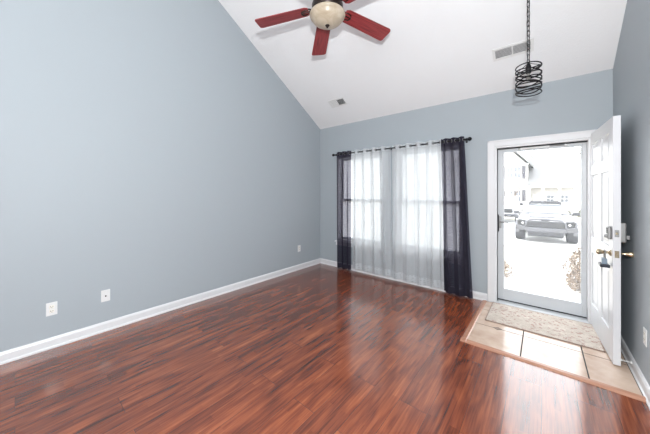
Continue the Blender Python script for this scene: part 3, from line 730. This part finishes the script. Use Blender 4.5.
# --- white pickup parked farther off
PK = Vector((-2.2, 22.5, gz(22.5)))
pk = tag(empty('pickup_truck', PK), 'white pickup truck parked across the street beyond the grey SUV', 'car')
X = Matrix.Translation(PK + Vector((0, 0, .03)))
def arc2(cy): return [(cy + .45 * math.cos(R(a)), .38 + .45 * math.sin(R(a))) for a in range(15, 166, 15)]
MB().prism([(0, .5), (0, 1.05), (.2, 1.15), (1.3, 1.2), (5.3, 1.2), (5.3, .55)] + arc2(4.2) + [(3.6, .5), (1.5, .5)] + arc2(.95), 'x', -.95, .95, X).build('body', m_carwhite, pk, bevel=.04, seg=3)
cb = MB().loft([section(1.3, 1.15, 1.22, .86, .85), section(2.0, 1.15, 1.82, .87, .68), section(3.1, 1.15, 1.84, .87, .68), section(3.4, 1.15, 1.3, .86, .8)]).build('cabin', m_carwhite, pk, bevel=.03)
MB().prism([(1.35, 1.25), (1.97, 1.79), (1.93, 1.81), (1.29, 1.26)], 'x', -.66, .66, X).build('windshield', m_carglass, cb)
MB().box(-.62, .62, -.03, .03, .72, 1.0, X).build('grille', m_grille, pk)
MB().box(-.95, .95, -.12, .1, .42, .64, X).build('bumper', m_plastic, pk, bevel=.03)
for sx in (-1, 1):
    MB().box(sx * .78 - .14, sx * .78 + .14, -.03, .1, .8, 1.0, X).build('headlight', m_lens, pk, bevel=.02)
    MB().box(sx * 1.05 - .1, sx * 1.05 + .1, 1.6, 1.7, 1.2, 1.4, X).build('mirror', m_plastic, pk, bevel=.03)
    for cy in (.95, 4.2):
        MB().lathe([(.2, -.12), (.36, -.13), (.385, -.1), (.385, .1), (.36, .13), (.2, .12), (.2, -.12)], X @ T((sx * .84, cy, .38)) @ Matrix.Rotation(PI / 2, 4, 'Y'), 28).lathe([(0, -.08), (.22, -.09), (.22, .09), (0, .08)], X @ T((sx * .84, cy, .38)) @ Matrix.Rotation(PI / 2, 4, 'Y'), 20).build('wheel', m_tire, pk, smooth=True)

# --- house across the street
HY = 36.; GZ = gz(36) - .02
hs = tag(empty('house', (-.5, HY, GZ)), 'pale two-storey house with columned porch and slate shutters across the street', 'house')
MB().box(-9, -1.15, HY + .2, HY + 9, GZ, 4.5).prism([(-9, 4.5), (-1.15, 4.5), (-5.1, 9.0)], 'y', HY + .2, HY + 9).build('wing_wall', m_siding, hs)
MB().prism([(-.72, 4.22), (-.72, 4.4), (-5.1, 9.5), (-9.5, 4.4), (-9.5, 4.22), (-5.1, 9.25)], 'y', HY - .25, HY + 9.3).build('wing_roof', m_roof, hs)
MB().box(-9, -1.1, HY + .06, HY + .2, 4.48, 4.66).build('eave_board', m_wtrim, hs)
MB().box(-1.15, 2.62, HY + .9, HY + 9, GZ, 2.2).build('main_wall', m_brick, hs)
MB().prism([(HY - .4, 2.2), (HY + 9.4, 2.2), (HY + 4.6, 6.0)], 'x', -1.14, 2.85).build('main_roof', m_roof, hs)
MB().box(-1.14, 2.78, HY - .1, HY + .15, 1.98, 2.2).build('porch_beam', m_wtrim, hs)
MB().box(-1.14, 2.78, HY - .2, HY + .9, GZ, GZ + .18).build('porch_floor', m_conc, hs)
for x in (-1.03, .11, 1.40, 2.62):
    MB().box(x - .09, x + .09, HY - .08, HY + .1, GZ + .18, 1.98).box(x - .13, x + .13, HY - .12, HY + .14, 1.85, 1.985).box(x - .13, x + .13, HY - .12, HY + .14, GZ + .18, GZ + .4).build('porch_column', m_wtrim, hs)
def hwin(x, z0, wd, ht, y):
    f = MB().box(x - wd / 2 - .06, x + wd / 2 + .06, y - .06, y + .02, z0 - .06, z0 + ht + .06).build('house_window', m_wtrim, hs)
    MB().box(x - wd / 2, x + wd / 2, y - .08, y - .05, z0, z0 + ht).build('pane', m_hglass, f)
    MB().box(x - wd / 2, x + wd / 2, y - .095, y - .075, z0 + ht / 2 - .03, z0 + ht / 2 + .03).box(x - .02, x + .02, y - .095, y - .075, z0, z0 + ht).build('muntins', m_wtrim, f)
def shutter(x, z0, z1, y): MB().box(x - .14, x + .14, y - .08, y, z0, z1).build('shutter', m_shut, hs)
for x in (-2.74, -2.08): hwin(x, 3.1, .48, 1.2, HY + .2)
for x in (-2.5, -2.0): hwin(x, .45, .44, 1.2, HY + .2)
for x in (-1.52, -3.4): shutter(x, 2.99, 4.36, HY + .2); shutter(x, .5, 1.74, HY + .2)
for x in (.71, 1.84): hwin(x, .42, .58, .72, HY + .9)
MB().box(-.75, -.2, HY + .82, HY + .9, GZ + .2, 1.2).build('front_door', m_wtrim, hs)
for i, (x, y, rr_, hh_, lab) in enumerate(((-1.7, 34.6, .36, .72, 'small round shrub at the corner of the house beyond the pickup'), (1.9, 34.6, .34, .55, 'clipped tan shrub under the porch window across the street'), (2.9, 34.0, .33, .8, 'taller shrub at the end of the porch across the street'))):
    bush('porch_shrub', (x, y, gz(y)), rr_, hh_, 900, .07, lab, m_shrub, 14)
def tree(name, p, h, label, leafy, spread):
    r = tag(empty(name, p), label, 'tree'); b = MB(); tips = []
    def grow(a, d, l, rad, lv):
        q = a + d * l; b.tube([a, (a + q) / 2 + Vector((random.uniform(-.04, .04) * l, random.uniform(-.04, .04) * l, 0)), q], [rad, rad * .85, rad * .65], 6)
        tips.append(q)
        if lv:
            for k in range(3):
                nd_ = (d + Vector((random.uniform(-1, 1), random.uniform(-1, 1), random.uniform(-.1, .6))) * spread).normalized(); grow(q, nd_, l * random.uniform(.6, .8), rad * .6, lv - 1)
    grow(Vector(p), Vector((0, 0, 1)), h * .36, h * .016, 4)
    b.build('branches', m_twig, r)
    if leafy:
        f = MB()
        for tq in tips:
            for k in range(8):
                c_ = tq + Vector((random.gauss(0, .3), random.gauss(0, .3), random.gauss(0, .3))); e_ = Euler((random.uniform(0, 6), random.uniform(0, 6), 0)).to_matrix()
                f.face([c_ + e_ @ Vector(q) for q in ((-.16, 0, 0), (0, -.08, 0), (.16, 0, 0), (0, .08, 0))])
        f.build('foliage', m_shrub, r, norm=False)
tree('bare_tree', (-2.3, 32.5, gz(32)), 3.2, 'thin bare tree in front of the shuttered house windows', False, .55)
tree('leafy_tree', (3.75, 33.0, gz(33)), 6.5, 'grey green tree beside the porch end of the house', True, .22)
